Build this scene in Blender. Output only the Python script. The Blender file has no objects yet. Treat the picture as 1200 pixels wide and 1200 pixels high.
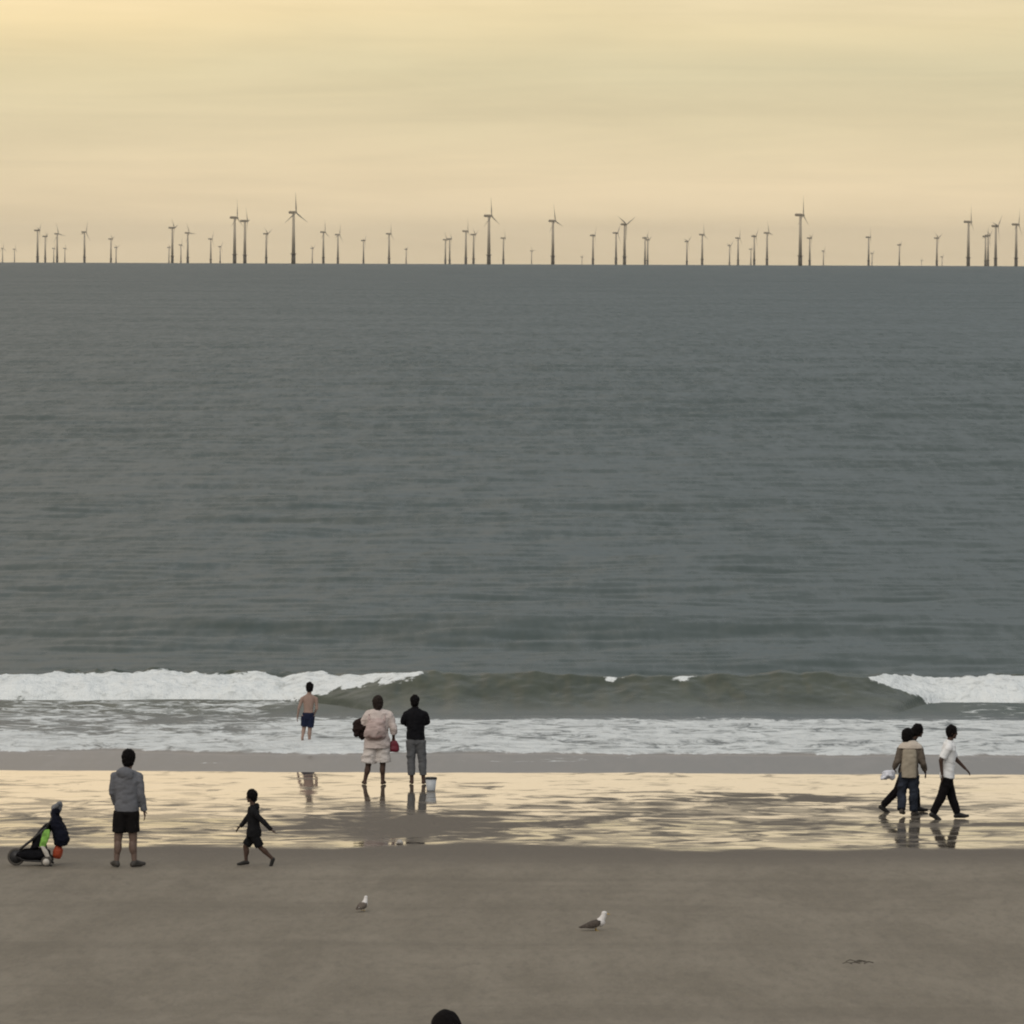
import bpy, bmesh, math, random
import numpy as np
from mathutils import Vector, Matrix, Euler

random.seed(7)
RNG = np.random.RandomState(11)
R = math.radians
scene = bpy.context.scene
COL = scene.collection

# ------------------------------------------------------------------ camera
F = 7000.0                       # focal length in pixels of a 1200 px wide frame
CZ = 10.25                       # eye height above the sea
RE = 7.4e6                       # effective earth radius (with refraction)
PITCH = math.atan(302.0 / F)
ROLL = 0.0037
cam_d = bpy.data.cameras.new('camera')
cam = bpy.data.objects.new('camera', cam_d)
COL.objects.link(cam)
cam_d.sensor_width = 36
cam_d.lens = F / 1200 * 36
cam_d.clip_start = 0.5
cam_d.clip_end = 90000
MROT = Matrix.Rotation(R(90) - PITCH, 3, 'X') @ Matrix.Rotation(ROLL, 3, 'Z')
cam.matrix_world = Matrix.Translation((0, 0, CZ)) @ MROT.to_4x4()
scene.camera = cam

def ray(px, py):
    d = MROT @ Vector(((px - 600) / F, (600 - py) / F, -1))
    return d / d.y
def at(px, py, D):
    return Vector((0, 0, CZ)) + ray(px, py) * D

# ------------------------------------------------------------------ noise
def _hash(i, j, seed):
    n = (i.astype(np.int64) * 374761393 + j.astype(np.int64) * 668265263 + seed * 1442695041) & 0xffffffff
    n = ((n ^ (n >> 13)) * 1274126177) & 0xffffffff
    return ((n ^ (n >> 16)) & 0xffff) / 65535.0
def vnoise(x, y, seed=0):
    x = np.asarray(x, float); y = np.asarray(y, float)
    i = np.floor(x); j = np.floor(y)
    u = x - i; v = y - j
    u = u * u * (3 - 2 * u); v = v * v * (3 - 2 * v)
    a = _hash(i, j, seed); b = _hash(i + 1, j, seed)
    c = _hash(i, j + 1, seed); d = _hash(i + 1, j + 1, seed)
    return (a * (1 - u) + b * u) * (1 - v) + (c * (1 - u) + d * u) * v
def fbm(x, y, seed=0, oct=4):
    s = 0; a = 1; t = 0
    for k in range(oct):
        s = s + a * vnoise(x * 2 ** k + 17.3 * k, y * 2 ** k - 9.1 * k, seed + k); t += a; a *= .5
    return s / t * 2 - 1
def sstep(a, b, x):
    t = np.clip((np.asarray(x, float) - a) / (b - a), 0, 1)
    return t * t * (3 - 2 * t)

# ------------------------------------------------------------------ ground profile
PY = [-40, 12, 26, 36, 68.7, 94.4, 99.5, 106, 117, 122, 132, 150, 400]
PZ = [8.6, 8.6, 4.85, 4.25, 1.4, .55, .35, .20, .10, .0, -.35, -1.0, -6]
def gz(y): return float(np.interp(y, PY, PZ))
def hit(px, py):
    r = ray(px, py); a, b = 20.0, 400.0
    for _ in range(60):
        m = (a + b) / 2
        if CZ + r.z * m > max(gz(m), 0.0 if m > 124 else -9): a = m
        else: b = m
    return Vector((0, 0, CZ)) + r * a

# ------------------------------------------------------------------ materials
def newmat(name):
    m = bpy.data.materials.new(name); m.use_nodes = True
    nt = m.node_tree
    return m, nt, nt.nodes, nt.links, nt.nodes['Principled BSDF']
def simple(name, col, rough=.8, var=.25, scale=14, spec=.3, metallic=0):
    m, nt, N, L, b = newmat(name)
    tc = N.new('ShaderNodeTexCoord'); n = N.new('ShaderNodeTexNoise')
    n.inputs['Scale'].default_value = scale; n.inputs['Detail'].default_value = 4
    L.new(tc.outputs['Object'], n.inputs['Vector'])
    r = N.new('ShaderNodeValToRGB')
    r.color_ramp.elements[0].position = .3; r.color_ramp.elements[1].position = .7
    r.color_ramp.elements[0].color = [c * (1 - var) for c in col] + [1]
    r.color_ramp.elements[1].color = [min(1, c * (1 + var)) for c in col] + [1]
    L.new(n.outputs['Fac'], r.inputs['Fac']); L.new(r.outputs['Color'], b.inputs['Base Color'])
    b.inputs['Roughness'].default_value = rough; b.inputs['Metallic'].default_value = metallic
    b.inputs['Specular IOR Level'].default_value = spec
    return m
def math_n(N, L, op, a, b=None, clamp=False):
    n = N.new('ShaderNodeMath'); n.operation = op; n.use_clamp = clamp
    for k, v in enumerate((a, b)):
        if v is None: continue
        if isinstance(v, (int, float)): n.inputs[k].default_value = v
        else: L.new(v, n.inputs[k])
    return n.outputs[0]
def noise_n(N, L, vec, scale, detail=3, rough=.5, dist=0):
    n = N.new('ShaderNodeTexNoise')
    n.inputs['Scale'].default_value = scale; n.inputs['Detail'].default_value = detail
    n.inputs['Roughness'].default_value = rough; n.inputs['Distortion'].default_value = dist
    L.new(vec, n.inputs['Vector']); return n
def map_n(N, L, vec, scale):
    m = N.new('ShaderNodeMapping'); m.inputs['Scale'].default_value = scale
    L.new(vec, m.inputs['Vector']); return m.outputs[0]
def range_n(N, L, v, a, b, c=0, d=1, smooth=True):
    n = N.new('ShaderNodeMapRange'); n.interpolation_type = 'SMOOTHSTEP' if smooth else 'LINEAR'
    n.clamp = True
    L.new(v, n.inputs[0])
    for k, x in zip((1, 2, 3, 4), (a, b, c, d)): n.inputs[k].default_value = x
    return n.outputs[0]
def attr_n(N, name):
    n = N.new('ShaderNodeAttribute'); n.attribute_name = name; return n.outputs['Fac']
def mix_rgb(N, L, f, a, b):
    n = N.new('ShaderNodeMix'); n.data_type = 'RGBA'
    L.new(f, n.inputs['Factor']) if not isinstance(f, (int, float)) else setattr(n.inputs['Factor'], 'default_value', f)
    for k, v in (('A', a), ('B', b)):
        s = [i for i in n.inputs if i.name == k and i.type == 'RGBA'][0]
        if isinstance(v, (tuple, list)): s.default_value = list(v) + [1] * (4 - len(v))
        else: L.new(v, s)
    return [o for o in n.outputs if o.type == 'RGBA'][0]

# ------------------------------------------------------------------ object helpers
def link_mesh(name, me, mat, parent=None):
    o = bpy.data.objects.new(name, me); COL.objects.link(o)
    if mat: me.materials.clear(); me.materials.append(mat)
    if parent: o.parent = parent
    return o
def tag(o, label=None, cat=None, group=None, kind=None):
    if label: o['label'] = label
    if cat: o['category'] = cat
    if group: o['group'] = group
    if kind: o['kind'] = kind
    return o
def empty(name, loc, rz=0):
    o = bpy.data.objects.new(name, None); COL.objects.link(o)
    o.location = loc; o.rotation_euler = (0, 0, rz); o.empty_display_size = .3
    return o
def shade(me, smooth=True):
    me.polygons.foreach_set('use_smooth', [smooth] * len(me.polygons))
def grid_mesh(name, X, Y, Z, attrs=None):
    """X, Y, Z: (rows, cols) arrays -> a quad sheet facing up"""
    r, c = X.shape
    me = bpy.data.meshes.new(name)
    me.vertices.add(r * c)
    me.vertices.foreach_set('co', np.stack([X, Y, Z], -1).astype(np.float32).ravel())
    i = np.arange(r * c).reshape(r, c)
    q = np.stack([i[:-1, :-1], i[:-1, 1:], i[1:, 1:], i[1:, :-1]], -1).reshape(-1, 4)
    me.loops.add(q.size); me.loops.foreach_set('vertex_index', q.ravel().astype(np.int32))
    me.polygons.add(len(q))
    me.polygons.foreach_set('loop_start', np.arange(0, q.size, 4, dtype=np.int32))
    me.polygons.foreach_set('loop_total', np.full(len(q), 4, dtype=np.int32))
    me.update(calc_edges=True)
    shade(me)
    for k, v in (attrs or {}).items():
        a = me.attributes.new(k, 'FLOAT', 'POINT'); a.data.foreach_set('value', v.astype(np.float32).ravel())
    return me

class Shape:
    """collects closed primitives that become one mesh"""
    def __init__(s): s.bm = bmesh.new()
    def ball(s, c, r, rot=None, seg=20):
        r = (r, r, r) if isinstance(r, (int, float)) else r
        m = Matrix.Translation(c) @ (rot.to_4x4() if rot else Matrix.Identity(4)) @ Matrix.Diagonal((*r, 1))
        bmesh.ops.create_uvsphere(s.bm, u_segments=seg, v_segments=max(8, seg * 2 // 3), radius=1, matrix=m)
    def cone(s, a, b, ra, rb, seg=20, ends=(False, False)):
        a = Vector(a); b = Vector(b); d = b - a
        if d.length < 1e-6: return
        m = Matrix.Translation((a + b) / 2) @ d.to_track_quat('Z', 'Y').to_matrix().to_4x4()
        bmesh.ops.create_cone(s.bm, cap_ends=True, segments=seg, radius1=ra, radius2=rb, depth=d.length, matrix=m)
        if ends[0]: s.ball(a, ra, seg=seg)
        if ends[1]: s.ball(b, rb, seg=seg)
    def cap(s, a, b, ra, rb=None, seg=20): s.cone(a, b, ra, ra if rb is None else rb, seg, (True, True))
    def path(s, pts, r, seg=12):
        for a, b in zip(pts[:-1], pts[1:]): s.cap(a, b, r, r, seg)
    def box(s, c, size, rot=None, bev=0):
        m = Matrix.Translation(c) @ (rot.to_4x4() if rot else Matrix.Identity(4)) @ Matrix.Diagonal((*size, 1))
        g = bmesh.ops.create_cube(s.bm, size=1, matrix=m)
        if bev:
            es = list({e for v in g['verts'] for e in v.link_edges})
            bmesh.ops.bevel(s.bm, geom=es, offset=bev, segments=2, profile=.5, affect='EDGES')
    def loft(s, rings, seg=24, ex=2.0):
        """rings: (centre, ux, uy) with ux, uy half-axis vectors"""
        vs = []
        for c, ux, uy in rings:
            ring = []
            for k in range(seg):
                t = 2 * math.pi * k / seg
                cx, sx = math.cos(t), math.sin(t)
                cx = math.copysign(abs(cx) ** (2 / ex), cx); sx = math.copysign(abs(sx) ** (2 / ex), sx)
                ring.append(s.bm.verts.new(Vector(c) + Vector(ux) * cx + Vector(uy) * sx))
            vs.append(ring)
        for a, b in zip(vs[:-1], vs[1:]):
            for k in range(seg): s.bm.faces.new((a[k], a[(k + 1) % seg], b[(k + 1) % seg], b[k]))
        s.bm.faces.new(vs[0][::-1]); s.bm.faces.new(vs[-1])
    def build(s, name, mat, parent=None, smooth=True):
        bmesh.ops.recalc_face_normals(s.bm, faces=s.bm.faces)
        me = bpy.data.meshes.new(name); s.bm.to_mesh(me); s.bm.free()
        shade(me, smooth)
        return link_mesh(name, me, mat, parent)
    def remesh(s, name, mat, parent=None, voxel=.008, smooth=4, wrinkle=0, wscale=9.0, seed=1):
        bmesh.ops.recalc_face_normals(s.bm, faces=s.bm.faces)
        me = bpy.data.meshes.new('raw'); s.bm.to_mesh(me); s.bm.free()
        o = bpy.data.objects.new('raw', me); COL.objects.link(o)
        m = o.modifiers.new('r', 'REMESH'); m.mode = 'VOXEL'; m.voxel_size = voxel; m.adaptivity = 0
        if smooth:
            k = o.modifiers.new('s', 'SMOOTH'); k.factor = .5; k.iterations = smooth
        dg = bpy.context.evaluated_depsgraph_get()
        new = bpy.data.meshes.new_from_object(o.evaluated_get(dg))
        bpy.data.objects.remove(o); bpy.data.meshes.remove(me)
        new.name = name
        if wrinkle:
            n = len(new.vertices)
            co = np.empty(n * 3, np.float32); no = np.empty(n * 3, np.float32)
            new.vertices.foreach_get('co', co); new.vertices.foreach_get('normal', no)
            co = co.reshape(-1, 3); no = no.reshape(-1, 3)
            w = fbm(co[:, 0] * wscale + co[:, 1] * wscale * .7, co[:, 2] * wscale * 1.5 + co[:, 1] * wscale * .5, seed, 3)
            co = co + no * (w * wrinkle * 1.6)[:, None]
            new.vertices.foreach_set('co', co.astype(np.float32).ravel()); new.update()
        shade(new)
        return link_mesh(name, new, mat, parent)

# ================================================================== WORLD
SUN_EL, SUN_AZ = R(38), R(200)      # soft light from behind the camera, high cloud
w = bpy.data.worlds.new('World'); scene.world = w; w.use_nodes = True
nt = w.node_tree; N = nt.nodes; L = nt.links
bg = N['Background']
sky = N.new('ShaderNodeTexSky'); sky.sky_type = 'NISHITA'; sky.sun_disc = False
sky.sun_elevation = SUN_EL; sky.sun_rotation = SUN_AZ; sky.air_density = 1.5; sky.dust_density = 4
tc = N.new('ShaderNodeTexCoord')
sep = N.new('ShaderNodeSeparateXYZ'); L.new(tc.outputs['Generated'], sep.inputs[0])
zz = sep.outputs['Z']
streak = noise_n(N, L, map_n(N, L, tc.outputs['Generated'], (9, 4, 150)), 1.0, 5, .55, .6)
streak2 = noise_n(N, L, map_n(N, L, tc.outputs['Generated'], (14, 9, 42)), 1.0, 3, .5, .3)
wob = math_n(N, L, 'MULTIPLY', math_n(N, L, 'SUBTRACT', streak2.outputs['Fac'], .5), .016)
zw = math_n(N, L, 'ADD', zz, wob)
# brighter towards the left of the view
zl = range_n(N, L, sep.outputs['X'], .06, -.12, 0, 1)
def ramp(els):
    r = N.new('ShaderNodeValToRGB'); cr = r.color_ramp
    while len(cr.elements) < len(els): cr.elements.new(.5)
    for e, (p, c) in zip(cr.elements, els): e.position = p; e.color = (*c, 1)
    return r
zmap = range_n(N, L, zw, 0, .5, 0, 1, False)
front = ramp([(0.0, (.93, .75, .48)), (.018, (.92, .745, .48)), (.04, (.82, .69, .44)), (.064, (.74, .65, .415)),
              (.082, (.83, .70, .43)), (.13, (1.22, 1.0, .69)), (.20, (1.22, 1.01, .72)), (.27, (.66, .59, .48)),
              (.36, (.305, .322, .322)), (.72, (.27, .302, .318)), (1.0, (.60, .62, .64))])
L.new(zmap, front.inputs['Fac'])
zb = range_n(N, L, zw, 0, 1, 0, 1, False)
back = ramp([(0, (.50, .50, .50)), (.4, (.56, .57, .58)), (1, (.62, .64, .66))])
L.new(zb, back.inputs['Fac'])
ff = range_n(N, L, sep.outputs['Y'], .1, .8)
cl = mix_rgb(N, L, ff, back.outputs['Color'], front.outputs['Color'])
# soft horizontal veils
cloud = noise_n(N, L, map_n(N, L, tc.outputs['Generated'], (11, 5, 95)), 1.0, 6, .6, .6)
sfac = math_n(N, L, 'MULTIPLY', range_n(N, L, streak.outputs['Fac'], .3, .7, .96, 1.045), range_n(N, L, cloud.outputs['Fac'], .3, .7, .965, 1.035))
hv = N.new('ShaderNodeVectorMath'); hv.operation = 'SCALE'
L.new(cl, hv.inputs[0]); L.new(sfac, hv.inputs['Scale'])
lv = N.new('ShaderNodeVectorMath'); lv.operation = 'MULTIPLY_ADD'
gl = math_n(N, L, 'MULTIPLY', zl, range_n(N, L, zw, .018, .045))
cg = N.new('ShaderNodeCombineXYZ')
L.new(math_n(N, L, 'MULTIPLY', gl, .16), cg.inputs[0]); L.new(math_n(N, L, 'MULTIPLY', gl, .085), cg.inputs[1]); L.new(math_n(N, L, 'MULTIPLY', gl, .012), cg.inputs[2])
add = N.new('ShaderNodeVectorMath'); add.operation = 'ADD'
L.new(hv.outputs[0], add.inputs[0]); L.new(cg.outputs[0], add.inputs[1])
bg.inputs['Strength'].default_value = 0.1
bg2 = N.new('ShaderNodeBackground'); bg2.inputs['Strength'].default_value = 1.0
L.new(sky.outputs[0], bg.inputs['Color']); L.new(add.outputs[0], bg2.inputs['Color'])
mx = N.new('ShaderNodeMixShader'); mx.inputs[0].default_value = .95
L.new(bg.outputs[0], mx.inputs[1]); L.new(bg2.outputs[0], mx.inputs[2])
L.new(mx.outputs[0], N['World Output'].inputs['Surface'])

sd = bpy.data.lights.new('sun', 'SUN'); sd.energy = 1.0; sd.angle = R(35); sd.color = (1, .95, .88)
so = bpy.data.objects.new('sun', sd); COL.objects.link(so)
sdir = Vector((math.sin(SUN_AZ) * math.cos(SUN_EL), math.cos(SUN_AZ) * math.cos(SUN_EL), math.sin(SUN_EL)))
so.rotation_euler = sdir.to_track_quat('Z', 'Y').to_euler()
so.location = (0, -20, 60)

# ================================================================== SAND
def spaced(lo, hi, step): return np.arange(lo, hi, step)
def outer(start, end, step, grow=1.25):
    v = []; x = start
    while x < end: step *= grow; x += step; v.append(min(x, end))
    return np.array(v)
ux = spaced(-14, 14.001, .14); uo = outer(14, 240, .14)
SX = np.concatenate([-uo[::-1], ux, uo])
SY = np.concatenate([np.arange(-40, 60, 1.0), np.arange(60, 90, .25), np.arange(90, 120, .09), np.arange(120, 150, 1.), np.arange(150, 401, 25)])
X, Y = np.meshgrid(SX, SY)
Zs = np.interp(Y, PY, PZ)
near = sstep(122, 116, Y) 
dryw = sstep(100, 96, Y)
Zs = Zs + fbm(X * .35, Y * .25, 3) * (.008 * near * (.2 + .8 * sstep(115.5, 112, Y)) + .02 * dryw) + fbm(X * 2.2, Y * 1.6, 5) * (.0015 * near + .010 * dryw * sstep(30, 45, Y))
# how wet the flat is: 1 = standing film, 0 = damp
edge = 99.4 + .8 * fbm(X * .22, Y * 0, 21) + .9 * fbm(X * .9, Y * .35, 22)
wet = sstep(edge - .25, edge + .6, Y)
bars = np.zeros_like(wet)
for px, py, rx, ry, a in ((490, 968, 2.9, 3.0, 1.0), (560, 953, 1.6, 1.4, .5), (880, 936, 3.4, 1.6, .75), (1000, 934, 1.8, 1.1, .5), (660, 945, 1.6, 1.5, .45), (760, 955, 2.5, 2.0, .35),
                          (620, 976, 1.8, 1.0, .45), (60, 975, 2.2, 1.3, .55), (20, 958, 1.3, .9, .35), (1140, 945, 1.5, 1.2, .3), (930, 966, 2.0, 1.0, .35), (330, 968, 1.2, .9, .35), (200, 975, 1.8, 1.0, .3), (1150, 968, 1.8, .8, .45)):
    p = hit(px, py)
    bars = np.maximum(bars, a * np.exp(-(((X - p.x) / rx) ** 2 + ((Y - p.y) / ry) ** 2)))
far = sstep(107, 113.5, Y)
me = grid_mesh('sand', X, Y, Zs, {'wet': wet, 'bars': bars, 'far': far})
m, nt, N, L, b = newmat('wet_and_dry_sand')
tc = N.new('ShaderNodeTexCoord'); ob = tc.outputs['Object']
wetA, barA, farA = attr_n(N, 'wet'), attr_n(N, 'bars'), attr_n(N, 'far')
n1 = noise_n(N, L, map_n(N, L, ob, (.95, 1.15, 1)), 1.0, 5, .58, 1.0)
n2 = noise_n(N, L, map_n(N, L, ob, (.28, .35, 1)), 1.0, 4, .55, .5)
n3 = noise_n(N, L, map_n(N, L, ob, (4.5, 1.8, 4)), 1.0, 6, .7)
g = noise_n(N, L, map_n(N, L, ob, (60, 60, 60)), 1.0, 2, .6)
# film coverage = wet - bars + noise
h = math_n(N, L, 'ADD', math_n(N, L, 'MULTIPLY', math_n(N, L, 'SUBTRACT', n1.outputs['Fac'], .5), 3.6), math_n(N, L, 'MULTIPLY', math_n(N, L, 'SUBTRACT', n2.outputs['Fac'], .5), 1.2))
h = math_n(N, L, 'ADD', h, .40)
h = math_n(N, L, 'ADD', h, math_n(N, L, 'MULTIPLY', farA, .27))
h = math_n(N, L, 'SUBTRACT', h, math_n(N, L, 'MULTIPLY', barA, 1.0))
n5 = noise_n(N, L, map_n(N, L, ob, (1.1, 1.3, 1)), 1.0, 4, .55, .7)
half = range_n(N, L, math_n(N, L, 'ADD', n5.outputs['Fac'], math_n(N, L, 'MULTIPLY', farA, .13)), .42, .60, .50, 1)
film = math_n(N, L, 'MULTIPLY', math_n(N, L, 'MULTIPLY', range_n(N, L, h, -.30, .38), half), wetA, True)
# colours
sepo = N.new('ShaderNodeSeparateXYZ'); L.new(ob, sepo.inputs[0])
mot = noise_n(N, L, map_n(N, L, ob, (.8, .16, 1)), 1.0, 8, .68, .5)
dry = mix_rgb(N, L, range_n(N, L, mot.outputs['Fac'], .3, .7), (.178, .157, .121), (.243, .216, .170))
md = noise_n(N, L, map_n(N, L, ob, (7, 1.3, 1)), 1.0, 5, .7)
dry = mix_rgb(N, L, range_n(N, L, md.outputs['Fac'], .42, .72, 0, .42), dry, (.125, .110, .088))
md2 = noise_n(N, L, map_n(N, L, ob, (16, 4, 1)), 1.0, 4, .7)
dry = mix_rgb(N, L, range_n(N, L, md2.outputs['Fac'], .5, .75, 0, .4), dry, (.27, .24, .20))
dry = mix_rgb(N, L, range_n(N, L, g.outputs['Fac'], .55, .75, 0, .5), dry, (.11, .095, .075))
bandn = noise_n(N, L, map_n(N, L, ob, (.05, .45, 1)), 1.0, 4, .6, .3)
dry = mix_rgb(N, L, range_n(N, L, bandn.outputs['Fac'], .46, .70, 0, .35), dry, (.135, .118, .092))
dampf = range_n(N, L, sepo.outputs['Y'], 93, 98.5)
damp = mix_rgb(N, L, dampf, dry, (.135, .118, .096))
L.new(damp, b.inputs['Base Color'])
b.inputs['Roughness'].default_value = .75; b.inputs['Specular IOR Level'].default_value = .25
bp = N.new('ShaderNodeBump'); bp.inputs['Distance'].default_value = .06; bp.inputs['Strength'].default_value = .8
bh = math_n(N, L, 'ADD', n3.outputs['Fac'], math_n(N, L, 'MULTIPLY', g.outputs['Fac'], .25))
L.new(bh, bp.inputs['Height']); L.new(bp.outputs[0], b.inputs['Normal'])
fb = N.new('ShaderNodeBsdfPrincipled')
fb.inputs['Base Color'].default_value = (.10, .086, .068, 1)
fb.inputs['IOR'].default_value = 1.45
L.new(range_n(N, L, film, .2, 1, .16, .035), fb.inputs['Roughness'])
bp2 = N.new('ShaderNodeBump'); bp2.inputs['Distance'].default_value = .004; bp2.inputs['Strength'].default_value = .5
rip = noise_n(N, L, map_n(N, L, ob, (3.5, 2.0, 3)), 1.0, 3, .5)
L.new(rip.outputs['Fac'], bp2.inputs['Height']); L.new(bp2.outputs[0], fb.inputs['Normal'])
ms = N.new('ShaderNodeMixShader'); L.new(film, ms.inputs[0]); L.new(b.outputs[0], ms.inputs[1]); L.new(fb.outputs[0], ms.inputs[2])
L.new(ms.outputs[0], N['Material Output'].inputs['Surface'])
tag(link_mesh('beach', me, m), kind='structure')

# ================================================================== SEA
ud = spaced(-14.5, 14.501, .07); uo = outer(14.5, 200, .07, 1.18)
U = np.concatenate([-uo[::-1], ud, uo])
rows = list(np.arange(112, 146, .055)); y = rows[-1]
while y < 40000:
    px = CZ * F / y
    dp = .5 if y < 700 else (.7 if y < 3000 else 1.4)
    y += max(.055, min(dp * y * y / (CZ * F), 1200)); rows.append(y)
SY = np.array(rows); DY = np.gradient(SY)
U2, Y = np.meshgrid(U, SY); DYY = np.repeat(DY[:, None], len(U), 1)
X = U2 * np.maximum(1, Y / 138.0)
rr = np.random.RandomState(5)
Z = np.zeros_like(X)
for k in range(34):
    lam = math.exp(rr.uniform(math.log(1.3), math.log(22))); th = rr.normal(0, .75)
    amp = .0034 * lam ** .70
    kx, ky = 2 * math.pi / lam * math.sin(th), 2 * math.pi / lam * math.cos(th)
    att = np.clip((lam / (DYY * 3.0)) - .6, 0, 1)
    ph = kx * X + ky * Y + rr.uniform(0, 6.28) + 1.2 * fbm(X * .02, Y * .02, 50 + k, 2)
    Z += amp * att * (np.sin(ph) + .22 * np.cos(2 * ph))
calm = sstep(136, 150, Y)
Z *= (.22 + .78 * calm) * (.08 + .92 * sstep(119, 123, Y))
# the later swell lines
for yc, hh, wd, sd_ in ((164.5, .30, 3.6, 61), (196, .16, 4.5, 62), (246, .20, 6, 63), (300, .14, 7, 64)):
    cc = yc + 1.6 * fbm(X * .03, Y * 0, sd_) 
    s = (Y - cc) / wd
    Z += hh * np.where(s < 0, np.exp(-(s * 1.4) ** 2), np.exp(-(s * .8) ** 2)) * (.75 + .5 * fbm(X * .05, Y * 0, sd_ + 9))
# breaking wave
fl = sstep(-5.6, -1.9, X); fr = 1 - sstep(8.0, 10.0, X); green = fl * fr
yc = 139.3 + (135.9 - 139.3) * green + .35 * fbm(X * .35, X * 0, 31) + .12 * fbm(X * 1.7, X * 0, 32)
hc = .40 + .27 * green + .07 * fbm(X * .6, X * 0, 33) + .05 * fbm(X * 2.1, X * 0, 36)
lump = (1 - green) * (.13 * fbm(X * 1.5, Y * 1.0, 34) + .07 * fbm(X * 4.2, Y * 3, 35, 3)) + green * (.05 * fbm(X * .9, Y * .7, 37) + .035 * fbm(X * 3.2, Y * 2, 38, 3))
wf = 2.3 + .9 * green
s = Y - yc
t = np.clip(-s / wf, 0, 1)                     # 0 crest .. 1 foot
prof_g = (1 - t) ** 1.55
prof_w = np.sqrt(np.clip(1 - t ** 2.2, 0, 1))
face = np.where(s < 0, green * prof_g + (1 - green) * prof_w, np.exp(-(s / 3.6) ** 2))
inwave = face * sstep(126, 130, Y) * (Y < 160)
Z += hc * inwave + lump * np.clip(face * 1.4, 0, 1) * (Y < 150) * (Y > 130)
# water edge and swash
base = np.interp(Y, [112, 117, 122, 133], [.055, .105, .055, 0.0])
base = base + (.004 * fbm(X * .12, Y * 0, 41) + .003 * fbm(X * .9, Y * .5, 42)) * (Y < 124)
bore_y = 121.3 + .7 * fbm(X * .25, X * 0, 43) + .25 * fbm(X * 1.2, X * 0, 44) + .5 * sstep(-5, -8, X)
bore = sstep(bore_y - .15, bore_y + .35, Y) * sstep(134, 125, Y)
Z += base * (Y < 140) + .06 * bore + .02 * fbm(X * 2.2, Y * 2.0, 45) * bore
Z -= (Y ** 2 + X ** 2) / (2 * RE) * (Y > 150)
# foam amount
brk = fbm(X * 1.3, Y * .8, 70) * .16 + fbm(X * 4.5, Y * 2.5, 71, 3) * .10
T = (1 - green) * 1.12
T = np.maximum(T, .10 * sstep(.9, 3.0, X) * sstep(5.2, 3.4, X) * np.clip(.30 + 1.6 * fbm(X * 1.7, X * 0, 72), 0, 1))
T = T + .10 * sstep(-3.2, -2.6, X) * sstep(-1.7, -2.4, X)
frontfoam = (s <= 0.05) * sstep(.14, -.14, t - T + brk) * (T > .01)
backfoam = (s > 0) * sstep(1.1 * (1 - green) + .5 * np.clip(T, 0, .3), 0, s + brk * 1.2) * np.clip(T * 2.5, 0, 1)
foam = np.maximum(frontfoam * (s > -wf - .1), backfoam)
mid = sstep(.4, 1.0, X) * sstep(5.8, 5.2, X)
foam = foam * (1 - mid * (.12 + .75 * sstep(-.15, .35, fbm(X * 1.3, Y * .3, 75))))
leftz = sstep(-3, -6.0, X)
rightz = sstep(9, 11, X)
dens = .80 * sstep(bore_y - .1, bore_y + .25, Y) * sstep(132.6, 130.8, Y)
densl = .80 * sstep(bore_y - .1, bore_y + .3, Y) * sstep(127.5, 124.6, Y) + .52 * sstep(124.5, 127, Y) * sstep(138.5, 136, Y)
dens = dens * (1 - leftz) + densl * leftz
dens = np.maximum(dens, .38 * rightz * sstep(130, 132, Y) * sstep(138, 135.5, Y))
dens = np.maximum(dens, .30 * sstep(118.0, 118.6, Y) * sstep(bore_y + .2, bore_y - .6, Y) * sstep(.05, .5, fbm(X * .3, Y * .9, 90)))
dens = np.clip(dens, 0, .92)
caps = sstep(.50, .62, fbm(X * .22, Y * .11, 80, 4)) * sstep(150, 156, Y) * sstep(420, 200, Y) * 0.0
dens = np.maximum(dens, caps)
swz = sstep(bore_y + .6, bore_y - .1, Y)
shallow = sstep(147, 136, Y)
slope = np.interp(Y, [112, 118, 122, 133, 137, 150, 400, 2000], [.15, .15, .17, .18, .18, .24, .29, .31])
slope = slope * (1 - .45 * green * (s < 0) * (t < 1) * (Y > 131))
me = grid_mesh('sea', X, Y, Z, {'foam': foam, 'dens': dens, 'shallow': shallow, 'slope': slope, 'swash': swz})
m, nt, N, L, b = newmat('sea_water')
tc = N.new('ShaderNodeTexCoord'); ob = tc.outputs['Object']
geo = N.new('ShaderNodeNewGeometry')
sl, shA, foA, deA, swA = (attr_n(N, k) for k in ('slope', 'shallow', 'foam', 'dens', 'swash'))
# wind ripples: every small facet has its own tilt
na = noise_n(N, L, map_n(N, L, ob, (2.6, .40, 1)), 1.0, 5, .7)
nb = noise_n(N, L, map_n(N, L, ob, (.8, .08, 1)), 1.0, 4, .65)
patch = noise_n(N, L, map_n(N, L, ob, (.02, .02, 1)), 1.0, 6, .65, .3)
va = N.new('ShaderNodeVectorMath'); va.operation = 'ADD'
L.new(na.outputs['Color'], va.inputs[0]); L.new(nb.outputs['Color'], va.inputs[1])
vs_ = N.new('ShaderNodeVectorMath'); vs_.operation = 'SUBTRACT'; L.new(va.outputs[0], vs_.inputs[0]); vs_.inputs[1].default_value = (1.0, 1.0, 1.0)
vm = N.new('ShaderNodeVectorMath'); vm.operation = 'MULTIPLY'; L.new(vs_.outputs[0], vm.inputs[0]); vm.inputs[1].default_value = (.9, 1.0, 0)
vsc = N.new('ShaderNodeVectorMath'); vsc.operation = 'SCALE'; L.new(vm.outputs[0], vsc.inputs[0])
amp = math_n(N, L, 'MULTIPLY', sl, range_n(N, L, patch.outputs['Fac'], .3, .7, .91, 1.09))
L.new(amp, vsc.inputs['Scale'])
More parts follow.
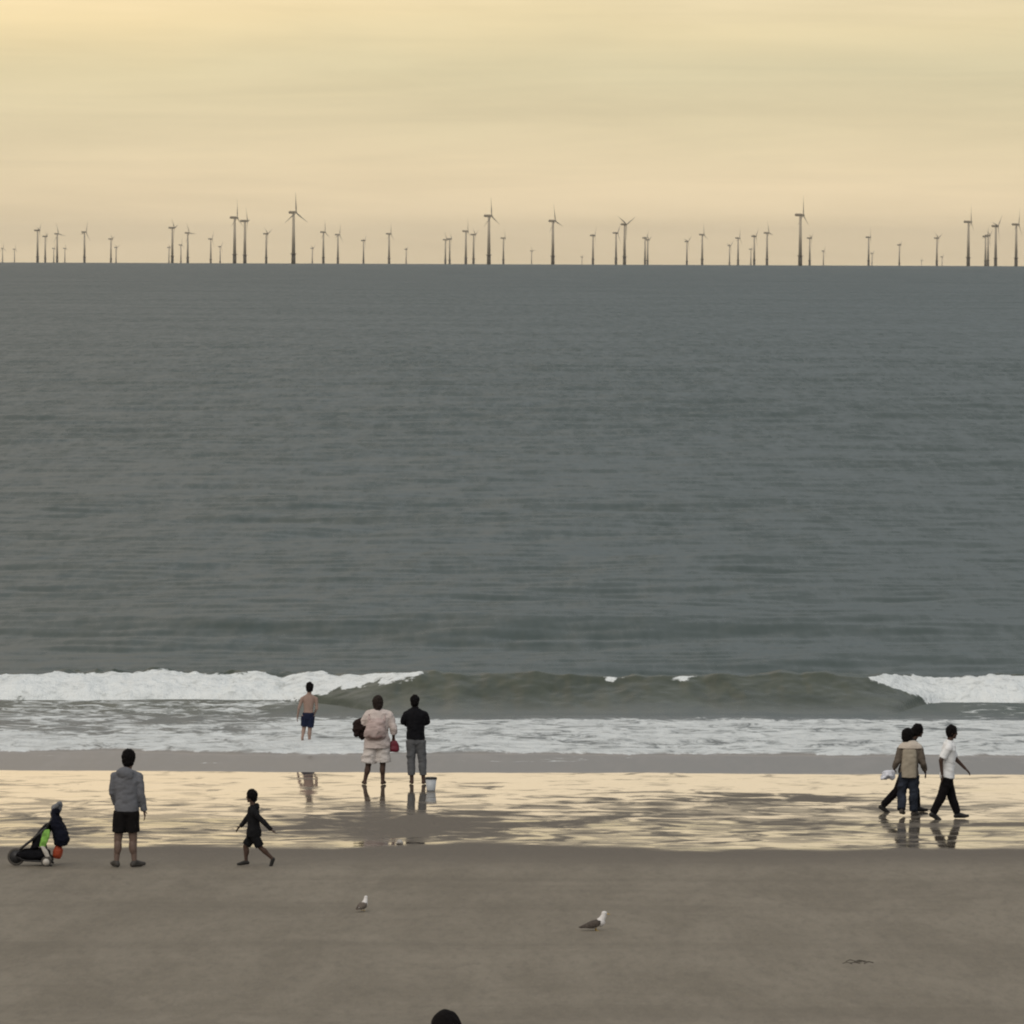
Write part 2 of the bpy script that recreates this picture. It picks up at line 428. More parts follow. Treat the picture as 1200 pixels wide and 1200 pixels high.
# facets leaning to the eye are the ones seen at such a low angle
lean = N.new('ShaderNodeCombineXYZ'); L.new(math_n(N, L, 'MULTIPLY', amp, -1.0), lean.inputs[1])
vn = N.new('ShaderNodeVectorMath'); vn.operation = 'ADD'; L.new(geo.outputs['Normal'], vn.inputs[0]); L.new(vsc.outputs[0], vn.inputs[1])
vn2 = N.new('ShaderNodeVectorMath'); vn2.operation = 'ADD'; L.new(vn.outputs[0], vn2.inputs[0]); L.new(lean.outputs[0], vn2.inputs[1])
nn = N.new('ShaderNodeVectorMath'); nn.operation = 'NORMALIZE'; L.new(vn2.outputs[0], nn.inputs[0])
L.new(nn.outputs[0], b.inputs['Normal'])
sed = noise_n(N, L, map_n(N, L, ob, (.9, .7, .8)), 1.0, 6, .65, .8)
murk = mix_rgb(N, L, range_n(N, L, sed.outputs['Fac'], .32, .68), (.034, .045, .030), (.058, .069, .046))
inner = N.new('ShaderNodeSeparateXYZ'); L.new(ob, inner.inputs[0])
murk = mix_rgb(N, L, range_n(N, L, inner.outputs['Y'], 134.5, 131), murk, (.105, .115, .108))
deep = mix_rgb(N, L, shA, (.040, .059, .053), murk)
colr = mix_rgb(N, L, swA, deep, (.245, .228, .205))
L.new(colr, b.inputs['Base Color'])
b.inputs['IOR'].default_value = 1.33; b.inputs['Roughness'].default_value = .14
# foam
f1 = noise_n(N, L, map_n(N, L, ob, (1.5, 1.0, 1.5)), 1.0, 6, .68, 1.2)
f2 = noise_n(N, L, map_n(N, L, ob, (.45, .4, 1)), 1.0, 3, .5, .5)
fn = math_n(N, L, 'ADD', math_n(N, L, 'MULTIPLY', math_n(N, L, 'SUBTRACT', f1.outputs['Fac'], .5), 1.9), math_n(N, L, 'MULTIPLY', math_n(N, L, 'SUBTRACT', f2.outputs['Fac'], .5), .9))
fl_ = math_n(N, L, 'ADD', math_n(N, L, 'SUBTRACT', deA, .52), fn)
lace = math_n(N, L, 'MULTIPLY', range_n(N, L, fl_, -.12, .30), range_n(N, L, deA, .0, .3))
lace = math_n(N, L, 'MULTIPLY', lace, range_n(N, L, f1.outputs['Fac'], .3, .7, .55, .95))
f4 = noise_n(N, L, map_n(N, L, ob, (2.6, 2.0, 5.0)), 1.0, 6, .7, .6)
fo = range_n(N, L, math_n(N, L, 'ADD', foA, math_n(N, L, 'MULTIPLY', math_n(N, L, 'SUBTRACT', f4.outputs['Fac'], .5), 1.5)), .34, .54)
fo = math_n(N, L, 'MULTIPLY', fo, range_n(N, L, math_n(N, L, 'ADD', math_n(N, L, 'MULTIPLY', f4.outputs['Fac'], .6), math_n(N, L, 'MULTIPLY', f1.outputs['Fac'], .4)), .32, .52, .55, 1))  # noise gives thin foam patches and puts grey shadows into the foam colour
ftot = math_n(N, L, 'MAXIMUM', lace, fo)
fbs = N.new('ShaderNodeBsdfPrincipled'); fbs.inputs['Base Color'].default_value = (.76, .80, .80, 1)
fbs.inputs['Roughness'].default_value = .85; fbs.inputs['Specular IOR Level'].default_value = .1
bp = N.new('ShaderNodeBump'); bp.inputs['Distance'].default_value = .16; bp.inputs['Strength'].default_value = .9
f3 = noise_n(N, L, map_n(N, L, ob, (4, 3, 4)), 1.0, 5, .65)
L.new(f3.outputs['Fac'], bp.inputs['Height']); L.new(bp.outputs[0], fbs.inputs['Normal'])
ms = N.new('ShaderNodeMixShader'); L.new(ftot, ms.inputs[0]); L.new(b.outputs[0], ms.inputs[1]); L.new(fbs.outputs[0], ms.inputs[2])
L.new(ms.outputs[0], N['Material Output'].inputs['Surface'])
tag(link_mesh('sea', me, m), kind='structure')

# ================================================================== HAZE
hz = Shape(); hz.box((0, 19000, -50), (64000, 44000, 480))
m, nt, N, L, b = newmat('sea_haze'); N.remove(b)
pv = N.new('ShaderNodeVolumePrincipled'); pv.inputs['Density'].default_value = 1.35e-5
pv.inputs['Color'].default_value = (.93, .90, .84, 1); pv.inputs['Anisotropy'].default_value = .3
L.new(pv.outputs[0], N['Material Output'].inputs['Volume'])
HAZE = tag(hz.build('haze', m, smooth=False), kind='stuff')

# ================================================================== WIND TURBINES
HUB = 78.0; BL = 31.0
M_tow = simple('turbine_paint', (.40, .345, .26), .5, .06, .05)
M_tp = simple('transition_paint', (.10, .09, .07), .6, .15, .1)
M_nac = simple('nacelle_paint', (.24, .205, .15), .5, .06, .1)
def turbine_proto():
    root = empty('wind_turbine', (0, 0, 0))
    s = Shape(); s.cone((0, 0, -4), (0, 0, 15), 3.2, 3.1, 24); s.cone((0, 0, 14.6), (0, 0, 15.4), 4.6, 4.6, 24)
    for k in range(12):
        a = k * math.pi / 6; s.cone((4.4 * math.cos(a), 4.4 * math.sin(a), 15.3), (4.4 * math.cos(a), 4.4 * math.sin(a), 16.6), .08, .08, 6)
    s.box((0, -3.5, 7), (1.2, .5, 18)); s.build('transition_piece', M_tp, root)
    s = Shape(); s.cone((0, 0, 15), (0, 0, HUB - 1.7), 2.75, 1.75, 28); s.build('tower', M_tow, root)
    s = Shape(); s.loft([((-8.5, 0, HUB + .2), (0, 1.5, 0), (0, 0, 1.5)), ((-7.5, 0, HUB + .2), (0, 2.0, 0), (0, 0, 2.1)), ((1.5, 0, HUB + .1), (0, 2.1, 0), (0, 0, 2.15)), ((3.4, 0, HUB), (0, 1.5, 0), (0, 0, 1.5))], 20, 4)
    s.cone((-6.8, 0, HUB + 2), (-6.8, 0, HUB + 4), .12, .08, 8); s.build('nacelle', M_nac, root)
    s = Shape(); s.loft([((3.3, 0, HUB), (0, 1.6, 0), (0, 0, 1.6)), ((5.2, 0, HUB), (0, 1.5, 0), (0, 0, 1.5)), ((6.4, 0, HUB), (0, .9, 0), (0, 0, .9)), ((6.9, 0, HUB), (0, .2, 0), (0, 0, .2))], 20)
    s.build('hub', M_nac, root)
    s = Shape(); rings = []
    for r, ch, th, tw in ((1.0, .9, .9, 0), (3, .95, .8, 8), (7, 1.45, .45, 14), (11, 1.2, .34, 11), (17, .75, .22, 6), (25, .40, .13, 2), (BL, .16, .06, 0)):
        c, sn = math.cos(R(tw)), math.sin(R(tw))
        rings.append(((0, ch * .25, r), (ch * sn, ch * c, 0), (th * c, -th * sn, 0)))
    s.loft(rings, 14); b0 = s.build('blade', M_tow, root)
    b0.location = (4.8, 0, HUB)
    bl = [b0]
    for k in (1, 2):
        c = b0.copy(); COL.objects.link(c); bl.append(c)
    return root
PROTO = turbine_proto()
PROTO_CH = list(PROTO.children)
# px of the tower, py of the hub, phase of the first blade (deg), yaw offset (deg)
TURB = [(3,291,0,0),(17,292,70,0),(44,270,-20,5),(53,277,30,20),(63,291,50,0),(67,274,10,-10),(76,291,80,0),(99,272,0,0),(130,280,15,5),(136,290,90,0),
 (198,290,40,0),(202,267,-20,15),(212,287,10,0),(220,273,100,0),(247,280,0,0),(258,289,60,0),(275,255,0,0),(287,259,35,25),(312,274,0,0),(344,249,2,-5),
 (366,291,30,0),(379,272,40,10),(396,275,90,0),(426,282,15,0),(456,274,5,5),(476,292,30,0),(522,281,60,0),(527,280,20,10),(546,271,50,15),(555,275,45,0),
 (573,253,4,0),(590,279,40,10),(623,294,0,0),(648,259,12,-10),(682,301,60,20),(695,276,20,5),(722,273,100,0),(732,263,15,-20),(756,279,110,10),(759,281,30,0),(805,283,0,0),
 (823,275,0,0),(855,288,20,0),(865,279,10,0),(880,292,0,0),(884,277,0,0),(899,273,5,-10),(938,252,0,5),(949,279,80,0),(965,294,60,0),(1018,278,25,10),(1022,297,50,0),
 (1054,287,0,0),(1080,305,30,0),(1098,279,5,-10),(1104,301,100,0),(1135,260,0,5),(1155,277,20,0),(1158,276,50,0),(1167,265,15,5),(1191,263,0,0)]
TURB.sort()
TURB = [(a, b, c if (b < 262 or a in (573,)) else (c + (i * 47) % 113), d + ((i * 31) % 21 - 10)) for i, (a, b, c, d) in enumerate(TURB)]
info = []
for px, py, ph, yw in TURB:
    r = ray(px, py); a, c = 3000., 42000.
    for _ in range(60):
        mD = (a + c) / 2
        if CZ + r.z * mD < HUB - mD * mD / (2 * RE): a = mD
        else: c = mD
    info.append((px, py, ph, yw, a))
# landmarks: the big ones that a viewer can find by what stands below them
LAND = {44: ('tall turbine above the pushchair', 'wind turbine above the pushchair, tallest of the cluster at the far left end'),
        202: ('turbine nearest above the hooded man', 'mid-height wind turbine nearest right above the man in the grey hoodie, tallest there'),
        275: ('left twin turbine above the running child', 'dark wind turbine, left and taller of the close twins above the running child'),
        344: ('tallest turbine, above the bathing boy', 'tallest wind turbine of all, standing just left above the boy in navy trunks'),
        573: ('tall turbine right of the couple', 'tall dark wind turbine standing alone right of the couple, one blade pointing down right'),
        648: ('tall turbine above the large gull', 'tall wind turbine standing alone on the horizon left above the large gull'),
        732: ('taller pair turbine above the large gull', 'wind turbine right above the large gull, taller of a close pair'),
        938: ('tall turbine left of the walkers', 'tallest wind turbine on the right half of the horizon, left of the walkers'),
        1135: ('tall turbine right of the walkers', 'tall wind turbine nearest right above the man in the white shirt'),
        1191: ('tall turbine at the right edge', 'tall wind turbine, last of the row at the right edge of the photo')}
ORD = ['first', 'second', 'third', 'fourth', 'fifth', 'sixth', 'seventh', 'eighth', 'ninth', 'tenth', 'eleventh']
def size_word(py):
    return 'tall' if py < 268 else 'mid-height' if py < 281 else 'small hazy' if py < 293 else 'tiny faint'
last = None; cnt = 0
for i, (px, py, ph, yw, D) in enumerate(info):
    p = at(px, py, D)
    base = (p.x, D, -(D * D + p.x ** 2) / (2 * RE))
    if i == 0: root, ch = PROTO, PROTO_CH
    else:
        root = PROTO.copy(); COL.objects.link(root); ch = []
        for o in PROTO_CH:
            c = o.copy(); COL.objects.link(c); c.parent = root; ch.append(c)
    root.location = base; root.rotation_euler = (0, 0, R(-24 + yw))
    k = 0
    for c in ch:
        if c.name.startswith('blade'):
            c.rotation_euler = (R(ph + 120 * k), 0, 0); k += 1
    if px in LAND: last = LAND[px][0]; cnt = 0; lab = LAND[px][1]
    elif last is None:
        lab = 'small hazy wind turbine at the left edge of the photo' if i == 0 else 'small hazy wind turbine, second from the left edge of the photo'
    else:
        lab = '%s turbine, %s to the right of the %s' % (size_word(py), ORD[cnt], last); cnt += 1
    tag(root, lab, 'wind turbine', 'wind turbines along the horizon')

# ================================================================== PEOPLE
def V(*a): return Vector(a)
M_skin = simple('fair_skin', (.27, .185, .15), .6, .08)
M_skin2 = simple('tanned_skin', (.135, .092, .073), .6, .08)
M_skin3 = simple('brown_skin', (.066, .040, .030), .6, .08, 14, .2)
M_eye = simple('eye_dark', (.02, .018, .016), .2, .05)
M_hair = simple('dark_hair', (.006, .005, .005), .8, .3, 60, .08)
M_hairb = simple('brown_hair', (.020, .014, .011), .7, .3, 60, .15)

def hand(s, wrist, d, side, H, curl=.5, scale=1.0):
    """palm, four unequal fingers and a thumb; d points down the hand, side across it towards the thumb"""
    d = d.normalized(); side = (side - d * side.dot(d)).normalized(); n = d.cross(side).normalized()
    k = H * scale
    pc = wrist + d * .030 * k
    rot = Matrix((side, n, d)).transposed()
    s.ball(pc, (.0235 * k, .0095 * k, .032 * k), rot, 14)
    for j, (o, ln) in enumerate(((.0180, .036), (.0062, .042), (-.0058, .039), (-.0172, .031))):
        b0 = wrist + d * .052 * k + side * o * k
        d1 = (d + n * curl * .5 + side * o * 8).normalized(); d2 = (d + n * curl * 1.3).normalized()
        p1 = b0 + d1 * ln * .5 * k; p2 = p1 + d2 * ln * .5 * k
        s.cap(b0 - d * .015 * k, p1, .0052 * k, .0050 * k, 10); s.cap(p1, p2, .0049 * k, .0042 * k, 10)
    t0 = wrist + d * .014 * k + side * .017 * k
    t1 = t0 + (d * .6 + side * .75 + n * .35).normalized() * .026 * k; t2 = t1 + (d + n * .5).normalized() * .020 * k
    s.cap(t0, t1, .0072 * k, .0060 * k, 10); s.cap(t1, t2, .0058 * k, .0046 * k, 10)

class Figure:
    """local frame: +Y is the way the body faces, +X its right, Z up; metres"""
    def __init__(f, H, J=None, hs=1.0, wide=1.0):
        f.H = H; f.hs = hs; f.wide = wide
        D = dict(pelvis=V(0, 0, .515), neck=V(0, 0, .832), head=V(0, .012, .932),
                 sL=V(-.104, 0, .787), sR=V(.104, 0, .787), eL=V(-.135, -.01, .625), eR=V(.135, -.01, .625),
                 wL=V(-.140, .03, .485), wR=V(.140, .03, .485), hL=V(-.050, 0, .505), hR=V(.050, 0, .505),
                 kL=V(-.056, .012, .275), kR=V(.056, .012, .275), aL=V(-.06, 0, .042), aR=V(.06, 0, .042))
        f.J = {k: v * H for k, v in D.items()}
        for s in 'LR':
            for k in ('s', 'e', 'w'): f.J[k + s].x *= wide
        f.J['tL'] = V(-.25, 1, 0).normalized(); f.J['tR'] = V(.25, 1, 0).normalized()
        f.J['face'] = V(0, 1, -.08).normalized()
        for k, v in (J or {}).items(): f.J[k] = Vector(v) - (V(0, 0, .016 * H) if k in ('sL', 'sR') else V(0, 0, 0))
        f.ax = V(1, 0, 0)       # torso side axis
    RINGS = [(-.10, .056, .050), (0, .088, .063), (.10, .090, .064), (.30, .077, .054), (.55, .088, .060), (.78, .097, .060), (.91, .080, .048), (1.0, .042, .038)]
    def torso(f, s, grow=0, t0=-.2, t1=1.0, flare=0, belly=0):
        p, n = f.J['pelvis'], f.J['neck']; H = f.H; rings = []
        up = (n - p).normalized(); ay = up.cross(f.ax).normalized() * 1; ax = f.ax
        R_ = Figure.RINGS
        ts = [r[0] for r in R_]
        grid = [t for t in sorted(set([t0, t1] + [r[0] for r in R_] + [.2, .42, .66])) if t0 <= t <= t1]
        for t in grid:
            rx = float(np.interp(t, ts, [r[1] for r in R_])) * f.wide; ry = float(np.interp(t, ts, [r[2] for r in R_]))
            if grow: rx = max(rx, .05 if t > .9 else .082 * f.wide); ry = max(ry, .045 if t > .9 else .058)
            fl_ = flare * max(0, .35 - t)
            be = belly * math.exp(-((t - .28) / .25) ** 2)
            rings.append((p.lerp(n, t), ax * (rx * H + grow + fl_), ay * (ry * H + grow + fl_ + be)))
        s.loft(rings, 28, 2.3)
    def body(f, mat, label, group='people on the beach', voxel=.0065):
        J, H = f.J, f.H; s = Shape()
        f.torso(s, 0, -.10, 1.0)
        hc = J['head']; k = H * f.hs; fw = J['face'].normalized()
        s.cap(J['neck'] - V(0, 0, .01 * H), hc - V(0, 0, .03 * k) - fw * .008 * k, .034 * H * min(1.1, f.hs), .031 * H * min(1.1, f.hs))
        sd_ = fw.cross(V(0, 0, 1)).normalized(); up = sd_.cross(fw).normalized()
        rot = Matrix((sd_, fw, up)).transposed(); f.rot = rot
        s.ball(hc + up * .010 * k, (.042 * k, .052 * k, .055 * k), rot)
        s.ball(hc + fw * .014 * k - up * .030 * k, (.031 * k, .037 * k, .037 * k), rot)
        s.cap(hc + fw * .050 * k + up * .006 * k, hc + fw * .055 * k - up * .014 * k, .005 * k, .0075 * k, 10)   # nose
        s.ball(hc + fw * .047 * k - up * .035 * k, (.014 * k, .007 * k, .006 * k), rot, 12)                      # mouth
        s.ball(hc + fw * .044 * k + up * .014 * k, (.028 * k, .009 * k, .006 * k), rot, 12)                      # brow
        s.ball(hc + fw * .040 * k - up * .056 * k, (.014 * k, .011 * k, .010 * k), rot, 12)                      # chin
        for q in (-1, 1): s.ball(hc + sd_ * .043 * k * q - fw * .004 * k - up * .006 * k, (.006 * k, .012 * k, .018 * k), rot, 12)
        for q in 'LR':
            hp, kn, an, to = J['h' + q], J['k' + q], J['a' + q], J['t' + q].normalized()
            s.cap(hp, kn, .052 * H, .034 * H); s.cap(kn, an, .033 * H, .021 * H)
            back = -to + V(0, 0, .0)
            s.ball(kn.lerp(an, .30) + V(back.x, back.y, 0) * .010 * H, (.033 * H, .035 * H, .070 * H), (an - kn).to_track_quat('Z', 'Y').to_matrix())
            he = an - V(0, 0, .020 * H) - to * .018 * H; ba = an - V(0, 0, .022 * H) + to * .075 * H
            s.cap(an, he, .021 * H, .020 * H); s.cap(an, ba, .022 * H, .017 * H); s.cap(he, ba, .018 * H, .017 * H)
            tip = ba + to * .030 * H; s.cap(ba, tip, .0165 * H, .010 * H)
            sh, el, wr = J['s' + q], J['e' + q], J['w' + q]
            s.ball(sh, .033 * H); s.cap(J['neck'] - V(0, 0, .008 * H), sh + V(0, 0, .004 * H), .034 * H, .028 * H); s.cap(sh, el, .030 * H, .023 * H); s.cap(el, wr, .0225 * H, .015 * H)
            dv = (wr - el).normalized()
            thumb = J.get('thumb' + q, V(0, 1, 0))
            hand(s, wr, J.get('hd' + q, dv), thumb, H, .5 if q == 'L' else -.5)
        o = s.remesh('person', mat, None, voxel, 3)
        tag(o, label, 'person', group)
        f.o = o
        for q in (-1, 1):
            e = Shape(); e.ball(hc + sd_ * .019 * k * q + fw * .046 * k + up * .006 * k, .0075 * k, None, 10); e.build('eye', M_eye, o)
        return o
    def hair(f, mat, long=0, top=.012, extra=.004, tail=None, rough=.009):
        hc, k = f.J['head'], f.H * f.hs; fw = f.J['face'].normalized(); sd_ = fw.cross(V(0, 0, 1)).normalized(); up = sd_.cross(fw).normalized()
        s = Shape()
        e = extra
        s.ball(hc + up * (.016 + top * .3) * k - fw * .010 * k, ((.0455 + e) * k, (.052 + e) * k, (.056 + e) * k), f.rot)
        s.ball(hc - fw * .020 * k - up * .012 * k, ((.040 + e) * k, (.038 + e) * k, (.044 + e) * k), f.rot)
        if long:
            s.cap(hc - fw * .018 * k, hc - fw * .026 * k - up * long * k, .048 * k, .044 * k)
            for q in (-1, 1): s.cap(hc + sd_ * .030 * k * q - fw * .004 * k, hc + sd_ * .036 * k * q - fw * .012 * k - up * long * .9 * k, .022 * k, .018 * k)
        if tail:
            t = Vector(tail); a = hc - fw * .030 * k
            s.cap(a, a + t * .55, .050 * k, .046 * k); s.cap(a + t * .55, a + t, .046 * k, .022 * k)
        return s.remesh('hair', mat, f.o, .008, 2, rough, 34)
    def top(f, name, mat, sleeve=1.0, grow=.02, t0=-.10, arm=.013, hood=None, flare=0, collar=0, wr=.006, belly=0, hem=0):
        J, H = f.J, f.H; s = Shape()
        f.torso(s, grow, t0, .97, flare, belly)
        for q in 'LR':
            sh, el, w_ = J['s' + q], J['e' + q], J['w' + q]
            s.ball(sh, .033 * H + arm * .8); s.cap(J['neck'] - V(0, 0, .014 * H), sh + V(0, 0, .002 * H), .034 * H + grow * .5, .028 * H + arm)
            if sleeve < .5:
                m_ = sh.lerp(el, sleeve * 2); s.cone(sh, m_, .032 * H + arm, .027 * H + arm * 1.2)
            else:
                s.cone(sh, el, .031 * H + arm, .025 * H + arm, ends=(False, True))
                m_ = el.lerp(w_, (sleeve - .5) * 2); s.cone(el, m_, .025 * H + arm, .017 * H + arm)
        if collar: s.cone(J['neck'] - V(0, 0, .03 * H), J['neck'] + V(0, .004, collar), .052 * H, .040 * H)
        if hood:
            c = J['neck'] + V(0, -.055 * H, -.012 * H) + Vector(hood)
            s.ball(c, (.075 * H, .038 * H, .050 * H)); s.ball(c + V(.02 * H, 0, -.03 * H), (.05 * H, .03 * H, .04 * H))
        if hem: 
            p, n = J['pelvis'], J['neck']; s.cone(p.lerp(n, t0), p.lerp(n, t0 + .05), .098 * H * f.wide, .098 * H * f.wide)
        return s.remesh(name, mat, f.o, .010, 3, wr, 9)
    def legs(f, name, mat, reach=1.0, grow=.014, loose=0, t1=.22, wr=.005, skirt=False):
        """reach .5 = to the knee, 1 = to the ankle"""
        J, H = f.J, f.H; s = Shape()
        f.torso(s, grow * .8, -.10, t1)
        s.ball(J['pelvis'] - V(0, 0, .02 * H), (.088 * H * f.wide, .068 * H, .05 * H))
        for q in 'LR':
            hp, kn, an = J['h' + q], J['k' + q], J['a' + q]
            if reach <= .5:
                m_ = hp.lerp(kn, reach * 2); r1 = np.interp(reach * 2, [0, 1], [.053, .036]) * H + grow + loose
                s.cone(hp + V(0, 0, .0), m_, .054 * H + grow, r1)
            else:
                s.cone(hp, kn, .054 * H + grow, .036 * H + grow + loose * .5, ends=(False, True))
                m_ = kn.lerp(an, (reach - .5) * 2); s.cone(kn, m_, .036 * H + grow + loose * .5, .026 * H + grow * .8 + loose)
        return s.remesh(name, mat, f.o, .010, 3, wr, 10, 3)
    def shoes(f, mat, name='shoe'):
        H = f.H
        for q in 'LR':
            an, to = f.J['a' + q], f.J['t' + q].normalized(); s = Shape()
            dn = V(0, 0, -1)
            he = an + dn * .019 * H - to * .020 * H; ba = an + dn * .021 * H + to * .075 * H; tip = ba + to * .034 * H
            s.cap(an + V(0, 0, -.004 * H), he, .026 * H, .024 * H); s.cap(an, ba, .025 * H, .0215 * H); s.cap(he, ba, .0225 * H, .0225 * H); s.cap(ba, tip, .021 * H, .016 * H)
            s.remesh(name, mat, f.o, .008, 2)
    def place(f, p, rz): f.o.location = p; f.o.rotation_euler = (0, 0, rz)

def px_local(px, py, cx, gy, sc): return (px - cx) / sc, (gy - py) / sc
GROUP = 'people on the beach'

# ---- man in a grey hooded sweatshirt, seen from behind
g0 = hit(148, 1016); sc = F / g0.y; H = 138.5 / sc
def q(px, py, y=0.0): return V((px - 149) / sc, y, (1016.5 - py) / sc)
man = Figure(H, dict(pelvis=q(149.5, 950), neck=q(149.5, 903), head=q(152, 889.5, .03), hL=q(143, 951), hR=q(155, 951), kL=q(139, 985, .02), kR=q(157, 985, .02),
    aL=q(137.5, 1010.5), aR=q(158.5, 1010.5), tL=(-.35, .75, 0), tR=(.75, .75, 0), sL=q(135.5, 908), sR=q(163, 908), eL=q(132.5, 929, .03), wL=q(137, 944, .2),
    eR=q(166.5, 931, -.02), wR=q(169.5, 950, .05), face=(.35, 1, -.05), thumbL=(1, 0, .3)), hs=1.08)
man.body(M_skin2, 'man in grey hooded sweatshirt and black shorts standing on sand beside the pushchair')
man.hair(M_hair, extra=.009)
M_hood = simple('grey_fleece', (.135, .140, .155), .9, .10, 18, .1)
man.top('hooded_sweatshirt', M_hood, 1.0, .028, -.02, .017, hood=(-.02, 0, .0), wr=.009)
man.legs('shorts', simple('black_cotton', (.009, .008, .008), .9, .2, 14, .1), .36, .024, .012, .12)
man.shoes(simple('dark_shoe', (.05, .045, .04), .7, .2))
man.place(g0, 0)

# ---- running child (runs to the left)
g0 = hit(298, 1015); sc = F / g0.y; H = 92 / sc
def q(px, py, x=0.0): return V(x, (297 - px) / sc, (1015.5 - py) / sc)     # local +Y is screen left
sh = .125 * H; hp = .052 * H
child = Figure(H, dict(pelvis=q(296.5, 976), neck=q(295.5, 944.5), head=q(293.5, 933.2), hL=q(296, 977, -hp), hR=q(297, 977, hp),
    kR=q(286.5, 992.5, hp), aR=q(287.3, 1010.5, hp), tR=(0, 1, -.12), kL=q(304.5, 993, -hp), aL=q(319.0, 1006.5, -hp), tL=(0, .35, -.94),
    sL=q(297.5, 950, -sh), sR=q(294.5, 950, sh), eR=q(286.5, 962.5, sh * 1.35), wR=q(279.5, 970, sh * 1.2), eL=q(309.5, 963, -sh * 1.3), wL=q(318, 971, -sh * 1.5),
    face=(0, 1, -.05), thumbR=(-1, .3, .3), thumbL=(1, .3, .3)), hs=1.14)
child.body(M_skin3, 'child in dark jacket and knee shorts running left across the sand')
child.hair(M_hair, extra=.010)
M_cj = simple('dark_child_jacket', (.011, .011, .012), .9, .2, 14, .1)
child.top('jacket', M_cj, 1.0, .022, -.14, .012, flare=.05, wr=.006, hood=(0, .01, .0))
child.legs('shorts', simple('charcoal_shorts', (.010, .010, .011), .9, .2, 14, .1), .46, .016, .008)
child.shoes(simple('black_trainer', (.018, .017, .016), .7, .2))
child.place(g0, R(90))

# ---- boy in swimming trunks wading
g0 = at(361, 874.5, 124.2); g0.z = max(g0.z, 0.03); sc = F / g0.y; H = 72.5 / sc
def q(px, py, y=0.0): return V((px - 361) / sc, y, (872 - py) / sc)
boy = Figure(H, dict(pelvis=q(361, 839), neck=q(362, 813.5), head=q(362.7, 805.6, .01), hL=q(357.5, 839), hR=q(364.5, 839), kL=q(356, 853.5, .06), aL=q(354.5, 864, -.10),
    tL=(0, .5, -.87), kR=q(363, 855, .03), aR=q(362.5, 869, 0), sL=q(354, 817.5), sR=q(370.3, 817.5), eL=q(350.3, 829, -.03), wL=q(348.5, 840, .06), eR=q(371.2, 830, -.02), wR=q(367.5, 838, .16),
    thumbR=(-1, 0, .5)), hs=1.12, wide=.95)
boy.body(M_skin, 'bare-backed boy in navy trunks wading into the foam')
boy.hair(M_hair, extra=.013)
boy.legs('swimming_trunks', simple('navy_nylon', (.012, .016, .036), .8, .2, 14, .1), .40, .014, .012, .18)
boy.place(g0, 0)

# ---- woman in pale clothes
g0 = hit(438, 919.5); sc = F / g0.y; H = 104 / sc
def q(px, py, y=0.0): return V((px - 438) / sc, y, (920 - py) / sc)
wom = Figure(H, dict(pelvis=q(441.5, 871), neck=q(443, 832.5), head=q(442.5, 824, .02), hL=q(436, 872), hR=q(447.5, 872), kL=q(431.5, 897, .02), kR=q(448.5, 896, .02),
    aL=q(427.5, 915.8), aR=q(448.5, 915.8), sL=q(430.5, 837), sR=q(456, 837), eL=q(424.5, 849, .03), wL=q(424, 859, .20), eR=q(461, 853, -.02), wR=q(461, 868, .06), thumbL=(1, 0, 1), tL=(-.3, 1, 0), tR=(.3, 1, 0)), wide=1.12)
wom.body(M_skin3, 'woman in pale pink top and pale shorts standing on wet sand, red bag in hand')
wom.hair(M_hairb, long=.05, extra=.017)
M_pale = simple('pale_pink_cotton', (.55, .48, .45), .9, .08, 10)
wom.top('top', M_pale, .74, .05, -.14, .030, wr=.014, flare=.10, belly=.03)
wom.legs('shorts', simple('off_white_cotton', (.56, .52, .49), .9, .07), .44, .045, .045, .2, wr=.012)
wom.place(g0, 0)
bp_ = Shape(); bp_.loft([(q(440, 865.5, -.16), V(.15, 0, 0), V(0, .05, 0)), (q(440, 862, -.185), V(.205, 0, 0), V(0, .09, 0)), (q(439.5, 855, -.20), V(.205, 0, 0), V(0, .11, 0)), (q(440, 847, -.19), V(.165, 0, 0), V(0, .09, 0)), (q(441, 842, -.17), V(.10, 0, 0), V(0, .05, 0))], 24, 2.2)
M_bp = simple('dusty_pink_canvas', (.42, .335, .315), .9, .14, 8)
bpk = empty('backpack', g0); bk = bp_.remesh('bag_body', M_bp, bpk, .012, 5, .03, 6)
st = Shape(); st.ball(q(439.5, 861.5, -.25), (.15, .06, .065)); st.remesh('pocket', simple('mauve_canvas', (.24, .165, .155), .9, .12), bpk, .01, 3, .012)
for qq in (432.5, 451):
    st = Shape(); st.path([q(qq, 858, -.10), q(qq - .5, 846, -.16), q(qq, 838, -.10), q(qq, 834.5, 0.02), q(qq, 838, .12)], .022, 10); st.build('strap', M_bp, bpk)
tag(bpk, 'slouchy dusty pink backpack on the back of the woman in pale clothes', 'backpack')
cb = Shape(); cb.ball(q(420.5, 852, .06), (.13, .12, .15)); cb.ball(q(417.5, 856, .05), (.075, .10, .13)); cb.ball(q(424, 861, .10), (.07, .10, .13)); cb.cap(q(423, 846, .1), q(428, 850, .15), .07, .08)
cbo = cb.remesh('coat', simple('dark_brown_wool', (.022, .014, .013), .95, .25, 14, .1), None, .012, 3, .02, 12)
cbo.location = g0; tag(cbo, 'dark brown bundled coat carried under the left arm of the woman', 'coat')
rb = empty('handbag', g0)
s = Shape(); s.loft([(q(461.5, 881.5, .05), V(.075, 0, 0), V(0, .05, 0)), (q(461.8, 879, .05), V(.10, 0, 0), V(0, .065, 0)), (q(461.8, 873, .05), V(.095, 0, 0), V(0, .055, 0)), (q(461.3, 868.5, .05), V(.05, 0, 0), V(0, .03, 0))], 20, 3)
